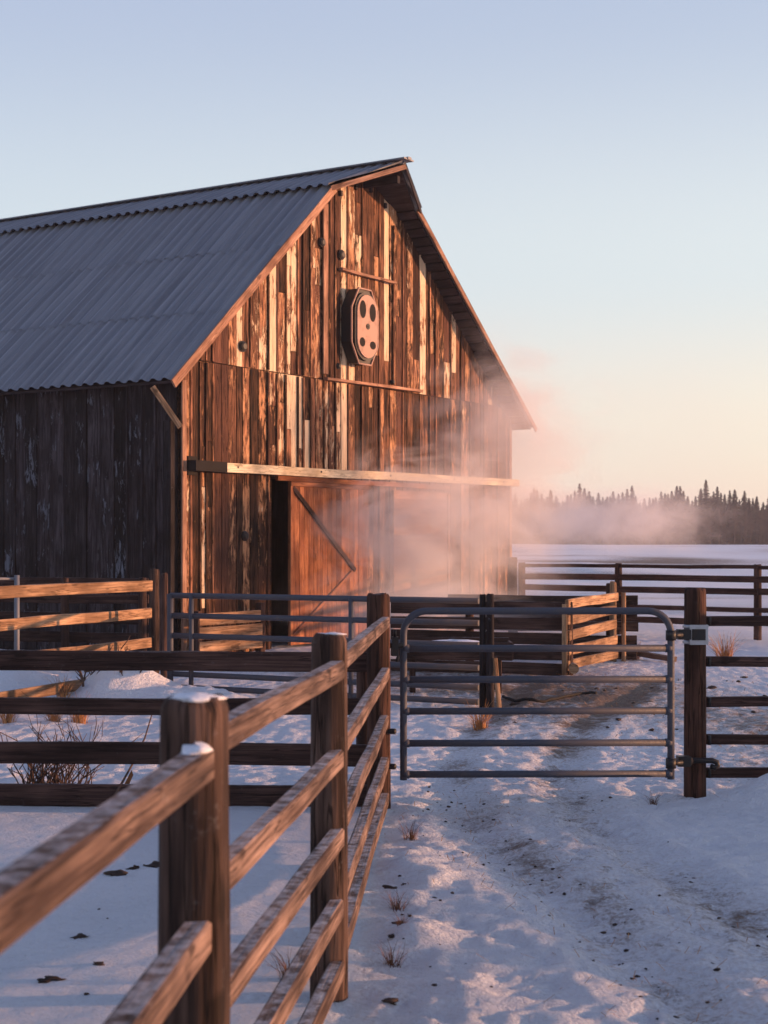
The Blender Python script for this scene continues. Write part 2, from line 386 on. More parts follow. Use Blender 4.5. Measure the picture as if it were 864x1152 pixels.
def gable(name, opens, mat, seed, ypos=0., flip=False, lab=None):
    rs = random.Random(seed); mb = MB(); x = 0.02
    while x < W-.02:
        w = rs.uniform(.15, .26); x1 = min(x+w, W-.02)
        if W-.02-x1 < .12: x1 = W-.02
        base = rs.random()
        for tier in (0, 1):
            zt = (rz(x)-.07, rz(x1-.01)-.07)
            za, zb = ((-.1, SEAM-.008) if tier == 0 else (SEAM+.008, 99))
            zl = za; ta = min(zb, zt[0]); tb = min(zb, zt[1])
            if max(ta, tb) <= zl+.02: continue
            ta = max(ta, zl+.01); tb = max(tb, zl+.01)
            off = rs.uniform(0, .022); rnd = min(1, max(0, base*.5+rs.random()*.5))
            r = rs.random(); u = (x+x1)/2
            sun_hot = .26*math.exp(-((u-3.3)/2.3)**2)+.16*math.exp(-((u-7.6)/1.2)**2)+.03  # peeling paint gathered here, its pale colour standing in for sunlight hot spots
            pnt = -.15+sun_hot+(.20 if r > .82 else .10 if r > .6 else -.04)-(.07 if tier == 0 else 0)
            z = zl
            if tier == 0 and opens and x1 > opens[0]+.03 and x < opens[1]-.03: z = opens[3]+.03
            tmin = min(ta, tb)
            while z < tmin-.05:
                ln = rs.uniform(.35, 2.0) if rs.random() < .62 else 9.
                ze = z+ln
                if ze > tmin-.35: e0, e1, ze = ta, tb, 99
                else: e0 = e1 = ze-.004
                pp = min(.6, sun_hot*2.) if z > 2.9 else .05
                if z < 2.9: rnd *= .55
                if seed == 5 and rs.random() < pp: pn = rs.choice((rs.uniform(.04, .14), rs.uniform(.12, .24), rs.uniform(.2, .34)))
                elif rs.random() < .3: pn = rs.uniform(-.10, .06)
                else: pn = -.34
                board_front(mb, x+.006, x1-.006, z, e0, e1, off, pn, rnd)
                rnd = min(1, max(0, base*.4+rs.random()*.6)) if rs.random() < .6 else rs.random()*.12; off = min(.022, max(0, off+rs.uniform(-.006, .006))); z = ze+.004
        if rs.random() < .45:   # cover batten
            zt = rz(x1)-.09; z0 = -.1
            if opens and opens[0] < x1 < opens[1]: z0 = opens[3]+.03
            bz = min(zt, SEAM-.02)
            board_front(mb, x1-.022, x1+.022, z0, bz, bz, .046, -.3+rs.random()*.2, rs.random(), .016)
            if zt > SEAM+.3: board_front(mb, x1-.02, x1+.02, SEAM+.02, zt, zt, .046, -.3+rs.random()*.25, rs.random(), .016)
        x = x1
    # sheathing behind the boards
    ys0, ys1 = .0, .06
    def slab(poly):
        n = len(poly); vs = [(p[0], ys0-.002, p[1]) for p in poly]+[(p[0], ys1, p[1]) for p in poly]
        fs = [tuple(range(n)), tuple(range(2*n-1, n-1, -1))]+[((i+1)%n, i, i+n, (i+1)%n+n) for i in range(n)]
        mb.add(vs, fs, None, .0, -.9)
    a, b, o0, o1 = opens if opens else (3, 3.001, 0, 0)
    if opens:
        slab([(0,-.1),(a,-.1),(a,rz(a)-.1),(0,rz(0)-.1)])
        slab([(a,o1),(b,o1),(b,rz(b)-.1),(4.1,8.14),(a,rz(a)-.1)])
        slab([(b,-.1),(W,-.1),(W,rz(W)-.1),(6.49,8.15),(5.3,8.64),(b,rz(b)-.1)])
    else:
        slab([(0,-.1),(W,-.1),(W,rz(W)-.1),(6.49,8.15),(5.3,8.64),(4.1,8.14),(0,rz(0)-.1)])
    if flip:
        for i, q in enumerate(mb.v): mb.v[i] = (q[0], LEN-q[1], q[2])
        mb.f = [tuple(reversed(f)) for f in mb.f]
    return mb.build(name, mat, barn, lab)
gw = lp(gable('gable_wall', OPEN, M['barn'], 5, lab='sunlit board gable with peeling cream paint'))
gable('gable_wall', None, M['side'], 9, flip=True)
def sidewall(xw, sgn, mat, seed, lab=None):
    rs = random.Random(seed); mb = MB(); y = .02; zt = 4.55
    while y < LEN-.02:
        w = rs.uniform(.2, .34); y1 = min(y+w, LEN-.02); off = rs.uniform(0, .02); th = .024
        rnd = rs.random(); pnt = -.03+(.10 if rs.random() > .6 else 0)
        xa = xw+sgn*off; xb = xw+sgn*(off+th)
        mb.box(min(xa,xb), max(xa,xb), y+.006, y1-.006, -.1, zt, rnd, pnt)
        if rs.random() < .3: mb.box(min(xw, xw+sgn*.055), max(xw, xw+sgn*.055), y1-.02, y1+.02, -.1, zt-.02, rs.random(), -.1)
        y = y1
    mb.box(min(xw, xw-sgn*.05), max(xw, xw-sgn*.05), .06, LEN-.06, -.1, zt, 0, -.9)
    mb.build('side_wall', mat, barn, lab)
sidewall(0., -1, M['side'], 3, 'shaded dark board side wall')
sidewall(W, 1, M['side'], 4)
# roof sheets
def sheet(name, xa, za, xb, zb, fa, fb, lift=0., rows=1, up=True, mat=None, pitch=.24, amp=.026, parent=barn, back=LEN+.3, lab=None, ragged=0.):
    mb = MB(); nseg = 8; nyy = int((back+1)/pitch*nseg)
    dx, dz = xb-xa, zb-za; L = math.hypot(dx, dz); nxn, nzn = -dz/L, dx/L
    if nzn < 0: nxn, nzn = -nxn, -nzn
    for r in range(rows):
        t0 = r/rows; t1 = (r+1)/rows
        if rows > 1 and r > 0: t0 -= .012
        vs = []; gs = []; fs = []; sm = []
        lf0 = lift+(.005 if r > 0 else 0); lf1 = lift
        for k, (t, lf) in enumerate(((t0, lf0), ((t0+t1)/2, (lf0+lf1)/2+.004), (t1, lf1))):
            front = fa+(fb-fa)*t
            for j in range(nyy+1):
                y = -1.0+j*pitch/nseg; y = min(max(y, front), back)
                cw = math.cos(2*math.pi*y/pitch); hh = lf+amp*math.copysign(abs(cw)**.5, cw)+.012*float(vn(y*.5, r*3+k*.7, 40))
                rag = ragged*float(vn(math.floor(y/.66)*3.7, r, 41)) if k == 0 else 0
                tt = t+rag/L
                vs.append((xa+dx*tt+nxn*hh, y, za+dz*tt+nzn*hh)); gs.append((tt*L+r*7, y, 0))
        for k in range(2):
            for j in range(nyy):
                a = k*(nyy+1)+j; fs.append((a, a+1, a+nyy+2, a+nyy+1)); sm.append(True)
        mb.add(vs, fs, gs, .5, 0, sm)
    return mb.build(name, mat or M['roof'], parent, lab)
rf = lp(sheet('roof', PX[0]-.03, PZ[0]-.02, PX[1], PZ[1], -.17, -.17, .03, 3, ragged=.012, lab='corrugated grey metal roof'))
sheet('roof_sheet', PX[4]+.03, PZ[4]-.02, PX[3], PZ[3], -.47, -.47, .03, 4, parent=rf)
sheet('roof_sheet', PX[1]-.14, PZ[1]-.075, PX[2], PZ[2], -.20, -.92, .085, 1, parent=rf, ragged=.04)
sheet('roof_sheet', PX[3]+.14, PZ[3]-.075, PX[2], PZ[2], -.47, -.92, .085, 1, parent=rf, ragged=.04)
c = MB(); c.bar((5.3,-1.02,8.845), (5.3,LEN+.3,8.845), .34, .03, bev=.01); c.bar((5.3,-1.04,8.86),(5.3,LEN+.3,8.86),.12,.05,bev=.02); c.build('ridge_cap', M['roof'], rf)
def deck(xa, za, xb, zb, fa, fb, th=.05, drop=.045):
    dx, dz = xb-xa, zb-za; L = math.hypot(dx, dz); n = (-dz/L, dx/L)
    if n[1] < 0: n = (-n[0], -n[1])
    mb = MB(); k = max(2, int(L/.22))
    for i in range(k):
        t0, t1 = i/k+.003, (i+1)/k-.003
        P = []
        for (t, f) in ((t0, fa+(fb-fa)*t0), (t1, fa+(fb-fa)*t1)):
            for dd in (drop, drop+th): P.append([(xa+dx*t-n[0]*dd, f, za+dz*t-n[1]*dd), (xa+dx*t-n[0]*dd, LEN+.25, za+dz*t-n[1]*dd)])
        vs = [P[0][0], P[0][1], P[1][0], P[1][1], P[2][0], P[2][1], P[3][0], P[3][1]]
        fs = [(0,1,5,4),(2,6,7,3),(0,4,6,2),(1,3,7,5),(0,2,3,1),(4,5,7,6)]
        rnd = random.random(); o = rnd*53
        mb.add(vs, fs, [(q[1]+o, q[0]+o*.7, q[2]) for q in vs], rnd)
    return mb
d = deck(PX[0], PZ[0], PX[1], PZ[1], -.12, -.12); d.v += []; 
for (a, b, fa_, fb_) in ((4,3,-.42,-.42),(1,2,-.15,-.86),(3,2,-.42,-.86)):
    e = deck(PX[a], PZ[a], PX[b], PZ[b], fa_, fb_, drop=.045 if a in (4,) else .02)
    base = len(d.v); d.v += e.v; d.g += e.g; d.r += e.r; d.p += e.p; d.sm += e.sm; d.f += [tuple(base+i for i in q) for q in e.f]
d.build('roof_deck', M['deck'], rf)
for (pa, pb) in (((-.36,-.185,4.30),(4.12,-.185,8.20)),):
    b = MB(); b.bar(pa, pb, .035, .15, up=(0,0,1), seg=8, warp=.006); b.build('rake_board', M['trim'], rf)
b = MB(); b.bar((6.5,-.49,8.19), (11.45,-.49,4.27), .035, .10, seg=8, warp=.006); b.build('rake_board', M['trim'], rf)
b = MB(); b.bar((4.0,-.19,8.17), (5.3,-.95,8.72), .03, .09, seg=3, warp=.004); b.build('rake_board', M['trim'], rf)
b = MB(); b.bar((5.3,-.95,8.72), (6.6,-.49,8.16), .03, .09, seg=3, warp=.004); b.build('rake_board', M['deck'], rf)
b = MB()
for i in range(4):
    x = 4.5+i*.5; b.bar((x,-.08,rz(x)-.22), (x+.02,.25,rz(x)-.22), .06, .1)
b.bar((5.3,-.8,8.50),(5.3,.3,8.50),.09,.14); b.build('rafter', M['deck'], rf)
# long loft opening trims, header beam, corner posts
b = MB(); b.bar((.92,-.20,3.04), (W+.03,-.20,3.12), .09, .15, seg=10, warp=.008, bev=.004); hb = b.build('header_beam', M['new'], barn, 'long pale new timber beam across the gable')
lp(hb)
for x in (1.2, 3.6, 5.9, 8.3, 10.4): b = MB(); b.lathe((x,-.246,3.05+x*.007), (0,-1,0), [(.018,0),(.018,.012),(.008,.016)], 8); b.build('bolt', M['iron'], hb)
b = MB(); b.box(.12,.915,-.25,-.05,2.965,3.13); b.box(.12,.35,-.09,-.04,2.9,3.2); b.build('beam_bracket', M['void'], barn)
b = MB(); b.bar((2.45,-.115,2.93), (8.3,-.115,2.93), .06, .09, seg=4, warp=.005); b.build('door_track', M['door'], barn)
b = MB(); b.bar((3.92,-.11,4.76), (7.25,-.11,4.80), .10, .05, seg=6, warp=.01); b.build('ledge', M['trim'], barn)
b = MB(); b.bar((4.42,-.11,6.80), (6.24,-.11,6.78), .10, .05, seg=4, warp=.012); b.build('ledge', M['trim'], barn)
b = MB(); b.bar((-.09,.10,-.1), (-.09,.10,3.75), .18, .16, up=(0,1,0)); b.build('corner_post', M['side'], barn)
b = MB(); b.bar((.045,-.065,-.1), (.045,-.065,4.4), .11, .035, up=(0,1,0)); b.build('corner_trim', M['trim'], barn)
b = MB(); b.bar((W-.05,-.065,-.1), (W-.05,-.065,4.35), .1, .035, up=(0,1,0)); b.build('corner_trim', M['trim'], barn)
b = MB(); b.bar((3.98,-.075,4.85),(3.98,-.075,7.9),.15,.03,up=(0,1,0)); b.build('loft_jamb', M['trim'], barn)
b = MB(); b.bar((6.3,-.075,4.85),(6.3,-.075,7.9),.07,.03,up=(0,1,0)); b.build('loft_jamb', M['barn'], barn)
b = MB(); b.bar((-.12,-.13,3.64), (-.38,.22,4.27), .05, .09, bev=.004); b.build('knee_brace', M['lit'], barn)
# doors
dr = MB(); n = 17; x0, x1 = 2.77, 5.22
for i in range(n):
    a = x0+(x1-x0)*i/n; b_ = x0+(x1-x0)*(i+1)/n; o = random.uniform(0, .006)
    dr.box(a+.003, b_-.003, -.155-o, -.12, .05, 2.88, random.random(), 0)
door = lp(dr.build('sliding_door', M['door'], barn, 'reddish board door with crossed brace'))
b = MB(); b.bar((2.84,-.18,2.78), (4.78,-.18,1.32), .03, .085); b.build('brace', M['dark'], door); b = MB(); b.bar((4.70,-.178,1.29), (2.84,-.178,.2), .026, .08); b.build('brace', M['door'], door)
b = MB(); b.bar((2.77,-.18,2.84),(5.22,-.18,2.84),.03,.08); b.bar((2.80,-.175,.05),(2.80,-.175,2.8),.08,.03,up=(0,1,0)); b.build('frame', M['door'], door)
dr = MB(); n = 16; x0, x1 = 6.15, 8.22
for i in range(n):
    a = .05+2.78*i/n; b_ = .05+2.78*(i+1)/n
    dr.box(x0, x1, -.155-random.uniform(0,.012), -.12, a+.003, b_-.003, random.random(), 0, axis=0)
door2 = lp(dr.build('sliding_door', M['door2'], barn, 'paler door of horizontal boards half lost in steam'))
b = MB(); b.bar((8.2,-.175,.05),(8.2,-.175,2.8),.08,.03,up=(0,1,0)); b.build('frame', M['door2'], door2)
# iron knobs and ties on the gable
def knob(t, z, r=.09, depth=.12):
    r *= .8; depth = .06
    b = MB(); b.lathe((t,-.05,z), (0,-1,0), [(r*1.2,0),(r*1.2,.02),(r*.8,.03),(r,depth*.7),(r*.6,depth)], 14); b.build('iron_boss', M['iron'], barn)
for (px, py, r) in ((270,390,.10),(359,273,.09),(381,287,.10),(272,603,.09),(377,412,.06),(438,430,.05)):
    r_ = (px-432)/F; t_ = (25.2*r_+3.25)/(.537-.843*r_); dd = 25.2+.843*t_; knob(t_, CH+(HZ-py)/F*dd, r)
# low planks across the left foot of the gable
b = MB()
for z in (.16, .38, .60): b.bar((.08,-.34,z), (1.72,-.34,z+.01), .035, .19, seg=3, warp=.01)
b.build('kick_board', M['lit'], barn)
b = MB(); b.bar((1.74,-.30,-.1),(1.74,-.30,.82),.12,.12,up=(0,1,0)); b.build('kick_post', M['dark'], barn); b = MB(); b.bar((.1,-.30,-.1),(.1,-.30,.74),.1,.1,up=(0,1,0)); b.build('kick_post', M['dark'], barn)

# pill shaped metal fixture on the gable
def b2w(t, s, z): return Vector((-3.25+.537*t+.843*s, 25.2+.843*t-.537*s, z))
fx = thing('wall_fixture', 'long eight-sided metal fixture with dark oval holes high on the barn gable', 'wall fixture', b2w(4.95,.05,5.79), TH)
fx['localspace'] = 1
def octo(w, h, cx=.0, c=.42):
    a, b = w/2, h/2; q = a*1.05; p = a*.46
    return [(-p,-b),(p,-b),(a,-b+q*.8),(a,b-q*.8),(p,b),(-p,b),(-a,b-q*.8),(-a,-b+q*.8)]
def rounded(w, h, n=8):
    a = w/2; b = h/2; pts = []
    for i in range(n+1):
        t = math.pi*i/n; pts.append((a*math.cos(t), b-a+a*math.sin(t)))
    for i in range(n+1):
        t = math.pi+math.pi*i/n; pts.append((a*math.cos(t), -b+a+a*math.sin(t)))
    return pts
def extr(mb, pts, y0, y1, dx=0, dz=0, sc0=1.):
    n = len(pts); vs = [(p[0]*sc0+dx, y0, p[1]*sc0+dz) for p in pts]+[(p[0]+dx, y1, p[1]+dz) for p in pts]
    fs = [tuple(range(n-1,-1,-1)), tuple(range(n, 2*n))]+[(i, (i+1)%n, (i+1)%n+n, i+n) for i in range(n)]
    return mb.add(vs, fs)
b = MB(); extr(b, octo(.86,1.36), 0, -.22); extr(b, rounded(.76,1.26,10), -.221, -.27)
hs = b.build('housing', M['iron'], fx)
b = MB(); P = octo(.88,1.38)
for i in range(8):
    p, q = P[i], P[(i+1)%8]; b.bar((p[0],-.235,p[1]), (q[0],-.235,q[1]), .03, .03)
b.build('rim', M['plate'], fx)
b = MB(); extr(b, rounded(.68,1.16,10), -.272, -.30)
fp = lp(b.build('face_plate', M['plate'], fx))
def ell(a, b_, n=16): return [(a*math.cos(2*math.pi*i/n), b_*math.sin(2*math.pi*i/n)) for i in range(n)]
for (x, z, a, b_) in ((-.165,.30,.105,.165),(.165,.27,.105,.165),(-.18,-.30,.09,.085),(.17,-.33,.10,.075)):
    b = MB(); extr(b, ell(a, b_), -.296, -.304, x, z); b.build('hole', M['void'], fp)
b = MB(); b.lathe((0,-.30,.0), (0,-1,0), [(.055,0),(.055,.015),(.03,.016),(.028,.03)], 10); b.build('bolt', M['iron'], fp)

# ------------------------------------------------------------------ fences
def zg(x, y): return gz(x, y)
def rail(par, p0, p1, w, h, mat, seg=8, warp=.01, lab=None, name='rail'):
    b = MB(); b.bar(p0, p1, w, h, seg=seg, warp=warp, bev=.008); return b.build(name, mat, par, lab)
def mkpost(par, x, y, r, top, mat, lab=None, cap=0., lean=(0,0), square=0., n=18):
    b = MB(); b.post((x, y), r, min(zg(x, y), 0)-.15, top, n=n, lean=lean, square=square); o = b.build('post', mat, par, lab)
    if cap:
        c = MB(); c.blob((x+lean[0], y+lean[1], top+.0), (r*.74, r*.74, cap), n=20, m=8, amp=.5, seed=int(x*10+y), zmin=-.2); c.build('snow_cap', M['cap'], o)
    return o
# near fence, running away from the camera
A = thing('wooden_rail_fence', 'weathered five-rail wooden fence in the foreground running away to the gate', 'fence', (-.22,6.34,0))
P1, P2, P3 = (-.468,3.93), (-.22,6.34), (-.037,10.9)
mkpost(A, *P1, .087, 1.418, M['post'], 'nearest thick post with a snow cap', cap=.014, n=28, square=.25)
mkpost(A, *P2, .074, 1.44, M['post'], cap=.007, n=24, square=.2)
mkpost(A, *P3, .080, 1.46, M['dpost'], cap=.0, n=24)
mkpost(A, -.66, 1.25, .085, 1.42, M['post'], cap=.01)
def arail(pa, za, pb, zb, h=.075, w=.06): return rail(A, (*pa, za), (*pb, zb), w, h, M['fence'], seg=10, warp=.006)
tops = []
for za, zb in ((1.285,1.262),(.86,.850),(.56,.55),(.28,.27)):
    o = arail((-.597,1.4), za, (-.447,3.865), zb, .08, .07)
    if za > 1.2:
        c = MB(); c.blob((-.452,3.80,zb+.045), (.034,.075,.016), amp=.45, seed=4)
        c.build('snow_cap', M['cap'], o)
for za, zb in ((1.305,1.305),(.945,.950),(.64,.64),(.355,.357),(.11,.115)):
    arail((-.435,3.98), za, (-.185,6.28), zb, .074, .06)
for za, zb in ((1.305,1.27),(.95,.92),(.64,.595),(.36,.31),(.12,.065)):
    arail((-.20,6.38), za, (.005,10.83), zb, .074, .06)
# fence across the left paddock
Bf = thing('wooden_rail_fence', 'dark four-rail fence crossing the left paddock behind the near post', 'fence', (-1.6,10.95,0))
for za, zb, h in ((1.00,.985,.135),(.69,.675,.115),(.36,.345,.15),(.075,.06,.15)):
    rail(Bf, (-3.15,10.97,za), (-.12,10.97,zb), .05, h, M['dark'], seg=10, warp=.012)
mkpost(Bf, -.135, 11.12, .06, 1.16, M['dark']); mkpost(Bf, -3.2, 11.0, .07, 1.3, M['dark'])
# fence to the right of the gate
Df = thing('wooden_rail_fence', 'dark five-rail fence to the right of the gate post', 'fence', (2.21,11.3,0))
mkpost(Df, 2.21, 11.3, .078, 1.484, M['dpost'], 'thick round gate post', n=24)
for z in (1.25,.96,.676,.404,.17):
    rail(Df, (2.27,11.33,z), (4.55,11.42,z-.01), .045, .072, M['dark'], seg=8, warp=.008)
mkpost(Df, 4.6, 11.42, .075, 1.45, M['dark'])
for z in (1.25,.96,.676,.404,.17): b = MB(); b.tube([(2.31,11.285,z-.03),(2.31,11.285,z+.035)], .012, 8); b.build('staple', M['iron'], Df)
# tubular gate
def xyz(x, z, d0=11.02): return (x, d0+(x-.11)*.02, z)
G = thing('metal_gate', 'closed grey tubular farm gate with rounded top corners between two posts', 'gate', (1.06,11.04,.17))
b = MB(); pts = [xyz(.135,.165)]+[xyz(.135,z) for z in (.6,1.1)]
r_ = .16; top = 1.335
for i in range(9):
    a = math.pi/2*i/8; pts.append(xyz(.135+r_-r_*math.cos(a), top-r_+r_*math.sin(a)))
for i in range(9):
    a = math.pi/2*i/8; pts.append(xyz(1.995-r_+r_*math.sin(a), top-r_+r_*math.cos(a)))
pts += [xyz(1.995,z) for z in (1.1,.6,.165)]
b.tube(pts, .025, 14); b.build('gate_frame', M['gate'], G)
for py in (729.5,764.5,800,836,871):
    z = Zp(py, 11.03); b = MB(); b.tube([xyz(.14,z), xyz(1.99,z)], .0245, 12); b.tube([xyz(.13,z-.001),xyz(.175,z)], .029, 10); b.tube([xyz(1.955,z),xyz(2.0,z)], .029, 10); b.build('gate_bar', M['gate'], G)
def hinge(zc, w, strap):
    b = MB(); b.tube([(1.995,11.05,zc),(2.08,11.1,zc)], .016, 8); b.tube([(1.995,11.06,zc-.035),(1.995,11.06,zc+.035)], .036, 12)
    b.box(2.06,2.15,11.13,11.22,zc-.035,zc+.035); o = b.build('hinge', M['iron'], G)
    return o
h1 = hinge(1.165, .1, True); h2 = hinge(.275, .1, False)
b = MB()
for z in (1.105, 1.215): b.tube([(2.21+.084*math.cos(a), 11.3+.084*math.sin(a), z) for a in np.linspace(-math.pi*.93, .2, 14)], .0135, 6)
b.box(2.155,2.285,11.205,11.214,1.09,1.23); b.build('strap', M['galv'], h1)
b = MB(); b.box(2.17,2.265,11.195,11.204,1.122,1.20); b.build('pad', M['iron'], h1)
b = MB(); b.tube([(2.1,11.2,.275),(2.31,11.2,.275),(2.345,11.2,.262),(2.35,11.2,.24),(2.33,11.2,.225),(2.30,11.2,.235)], .02, 8); b.lathe((2.14,11.21,.275),(0,-1,0),[(.035,0),(.035,.04),(.02,.045)],8); b.build('hook', M['iron'], h2)
b = MB(); b.box(.055,.10,10.93,11.0,1.03,1.16); b.tube([(.03,10.96,1.10),(.13,10.98,1.10)], .02, 8); b.tube([(.075,10.95,1.16),(.075,10.95,1.21)],.011,8); b.tube([(.10,10.94,1.03),(.085,10.94,.99)],.011,8); b.build('latch', M['iron'], G)
for z in (.52,.28): 
    b = MB(); b.lathe((.03,10.87,z),(1,-.3,0),[(.02,0),(.02,.05),(.012,.055)],8); b.build('latch_pin', M['iron'], G)
# metal corral panel in the yard
C0, C1 = Vector((-2.62,19.5,0)), Vector((1.05,17.6,0))
Cp = thing('corral_panel', 'long grey tubular corral panel in front of the barn doors', 'corral panel', (C0+C1)/2)
def cp(t, z): q = C0.lerp(C1, t); return (q.x, q.y, z)
for z in (1.17,.925,.68,.43,.21,.05):
    b = MB(); b.tube([cp(0,z), cp(1,z)], .034, 10); b.build('panel_bar', M['gate'], Cp)
for px in (191, 216, 395):
    best = min((abs(cp(t/200,0)[0]/cp(t/200,0)[1]*F+432-px), t/200) for t in range(201))[1]
    b = MB(); q = cp(best, 0); b.tube([(q[0],q[1]-.02,-.05),(q[0],q[1]-.02,1.19)], .03 if px > 191 else .04, 10); b.build('panel_upright', M['gate'], Cp)
Pp = thing('fence_posts', 'pair of slim grey posts standing together at the corral panel end', 'post pair', (1.12,17.5,0))
b = MB(); b.post((X(543,17.5),17.5), .036, -.2, Zp(669,17.5), n=12, square=.8); b.build('post', M['side'], Pp)
b = MB(); b.post((X(551,17.5),17.45), .042, -.2, Zp(668,17.45), n=12, square=.8); b.build('post', M['side'], Pp)
b = MB(); b.bar((X(562,17.4),17.3,.0), (X(557,17.5),17.42,.55), .045, .04, warp=.01, seg=4); b.build('slat', M['lit'], Pp)
# sunlit board fence at left
Lf = thing('wooden_rail_fence', 'sunlit orange four-board fence at far left before the barn side wall', 'fence', (-2.96,20.45,0))
for z, h in ((1.275,.135),(.92,.125),(.535,.13),(.146,.13)):
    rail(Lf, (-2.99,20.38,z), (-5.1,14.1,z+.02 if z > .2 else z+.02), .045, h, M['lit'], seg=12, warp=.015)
mkpost(Lf, -2.955, 20.48, .062, 1.48, M['post']); mkpost(Lf, -4.15, 16.95+.15, .05, .3, M['dark']) if False else None
mkpost(Lf, -5.12, 14.1, .065, 1.45, M['post'])
Lp = thing('wooden_post', 'dark post standing against the sunlit board fence end', 'post', (-2.86,20.9,0))
mkpost(Lp, -2.875, 20.8, .05, 1.42, M['dark'])
# dark stockade by the side wall
Sf = thing('stockade_fence', 'dark board stockade in shade along the barn side wall', 'fence', (-4.6,22.2,0))
for z, h in ((.20,.16),(.47,.15),(.74,.16),(1.02,.13),(1.25,.12)):
    rail(Sf, (-3.35,22.6,z), (-7.4,22.9,z+.02), .04, h, M['dark'], seg=6, warp=.015)
for x in (-4.52,-3.42,-6.2): mkpost(Sf, x, 22.52, .06, 1.32, M['dark'])
Mp = thing('metal_pole', 'grey steel pole with a thin rail behind the sunlit left fence', 'pole', (X(19,21.),21.,0))
b = MB(); b.tube([(X(19,21.),21.,-.1),(X(19,21.),21.,Zp(647,21.))], .035, 12); b.build('pole', M['pole'], Mp)
b = MB(); b.tube([(X(19,21.),21.,Zp(651,21.)),(-6.4,20.6,Zp(651,21.))], .018, 8); b.build('rail', M['pole'], Mp)
# far paddock fence
Ef = thing('wooden_rail_fence', 'long dark five-rail paddock fence beyond the yard at right', 'fence', (4.6,31.6,0))
E0, E1 = (X(580,32.6),32.6), (12.5,25.4)
def ey(x): return E0[1]+(E1[1]-E0[1])*(x-E0[0])/(E1[0]-E0[0])
ex = [X(587,32.5), 4.60, 6.93, 9.6, 12.4]
for z, h in ((1.37,.07),(1.15,.12),(.92,.12),(.58,.09),(.33,.12)):
    for i in range(4): rail(Ef, (ex[i],ey(ex[i])-.07,z+random.uniform(-.01,.01)), (ex[i+1]-.01,ey(ex[i+1])-.07,z), .04, h, M['dark'], seg=4, warp=.012)
for x in ex: mkpost(Ef, x, ey(x), .075, 1.42, M['dark'], n=12)
Tp = thing('wooden_post', 'thick weathered post beside the right corner of the barn', 'post', (2.5,31,0))
mkpost(Tp, X(577,31), 31, .09, 1.54, M['side'], n=12)
# stacked plank pen
c0 = Vector((2.52,21.8,0)); c1 = Vector((3.55,24.4,0))
Fp = thing('plank_pen', 'low plank pen with one sunlit orange side beyond the gate', 'pen', c0)
b = MB()
for i, z in enumerate((.08,.29,.50,.71,.91)):
    rail(Fp, (c0.x+.02,c0.y,z), (.1,22.5,z+.0), .05, .165, M['dark'], seg=8, warp=.02, name='plank')
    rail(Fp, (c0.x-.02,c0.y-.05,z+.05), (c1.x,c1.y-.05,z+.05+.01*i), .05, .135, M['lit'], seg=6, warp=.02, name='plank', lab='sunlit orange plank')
    rail(Fp, (X(719,24.4)+random.uniform(-.03,.02),24.55,z+.02), (1.0,24.9,z+.02), .06, .15, M['post'], seg=6, warp=.02, name='plank')
for (x, y, r, tz) in ((c0.x+.02,c0.y+.09,.06,1.0),(c1.x-.03,c1.y+.03,.05,1.22),(X(686,24.9),24.9,.06,1.18),(1.2,22.3,.06,1.0),(X(702,24.4),24.44,.035,1.05)):
    b = MB(); b.post((x,y), r, -.1, tz, n=12, square=.6); b.build('post', M['lit'] if r < .055 else M['dark'], Fp)
b = MB(); b.lathe((c0.x+.06,c0.y-.15,.12), (-.1,-1,0), [(.07,0),(.07,.25)], 12); b.build('log_end', M['lit'], Fp)
b = MB(); b.bar((c0.x-.06,c0.y-.13,.02),(c0.x-.06,c0.y-.13,.98),.07,.05,up=(0,1,0)); b.build('corner_board', M['lit'], Fp)
# feed trough full of snow
T = thing('feed_trough', 'dark wooden feed trough filled with snow and hay behind the gate', 'trough', (.75,19.6,0))
b = MB(); b.bar((.2,19.35,.5),(1.55,19.2,.5),.04,.22,seg=4,warp=.02); b.bar((.2,19.9,.52),(1.55,19.75,.52),.04,.22,seg=4,warp=.02)
b.bar((.2,19.33,.5),(.2,19.92,.5),.04,.2); b.bar((1.55,19.2,.5),(1.55,19.78,.5),.04,.2); b.build('side_board', M['dark'], T)
b = MB(); b.bar((.2,19.62,.41),(1.55,19.5,.41),.54,.04); b.build('base', M['dark'], T)
for x in (.35,1.4):
    for y in (19.42,19.72): b = MB(); b.bar((x,y,-.1),(x,y,.42),.07,.07,up=(0,1,0)); b.build('leg', M['dark'], T)
b = MB(); b.blob((.86,19.56,.55), (.5,.22,.07), n=20, m=10, amp=.25, seed=3); b.build('snow_fill', M['cap'], T)

# hose on the snow
b = MB(); pts = []
for i in range(30):
    t = i/29; px = 566+t*105; py = 783+5*math.sin(t*5)+t*3; d_ = F*CH/(py-HZ); x = X(px, d_); pts.append((x, d_, gz(x, d_)+.018))
b.tube(pts, .018, 8); tag(b.build('hose', M['rubber']), 'black rubber hose lying on the snow before the plank pen', 'hose')
b = MB(); d_ = 24.8; b.bar((X(716,d_),d_,.12),(X(752,d_),d_-.6,.05),.1,.08,seg=6,warp=.04); tag(b.build('fallen_branch', M['twig']), 'dark fallen branch on the ground right of the plank pen', 'branch')
b = MB(); b.bar((X(98,18.9),18.9,.28),(X(140,18.6),18.6,.44),.12,.03,seg=4,warp=.02); tag(b.build('broken_board', M['lit']), 'broken board poking out of the snow drift at left', 'board')

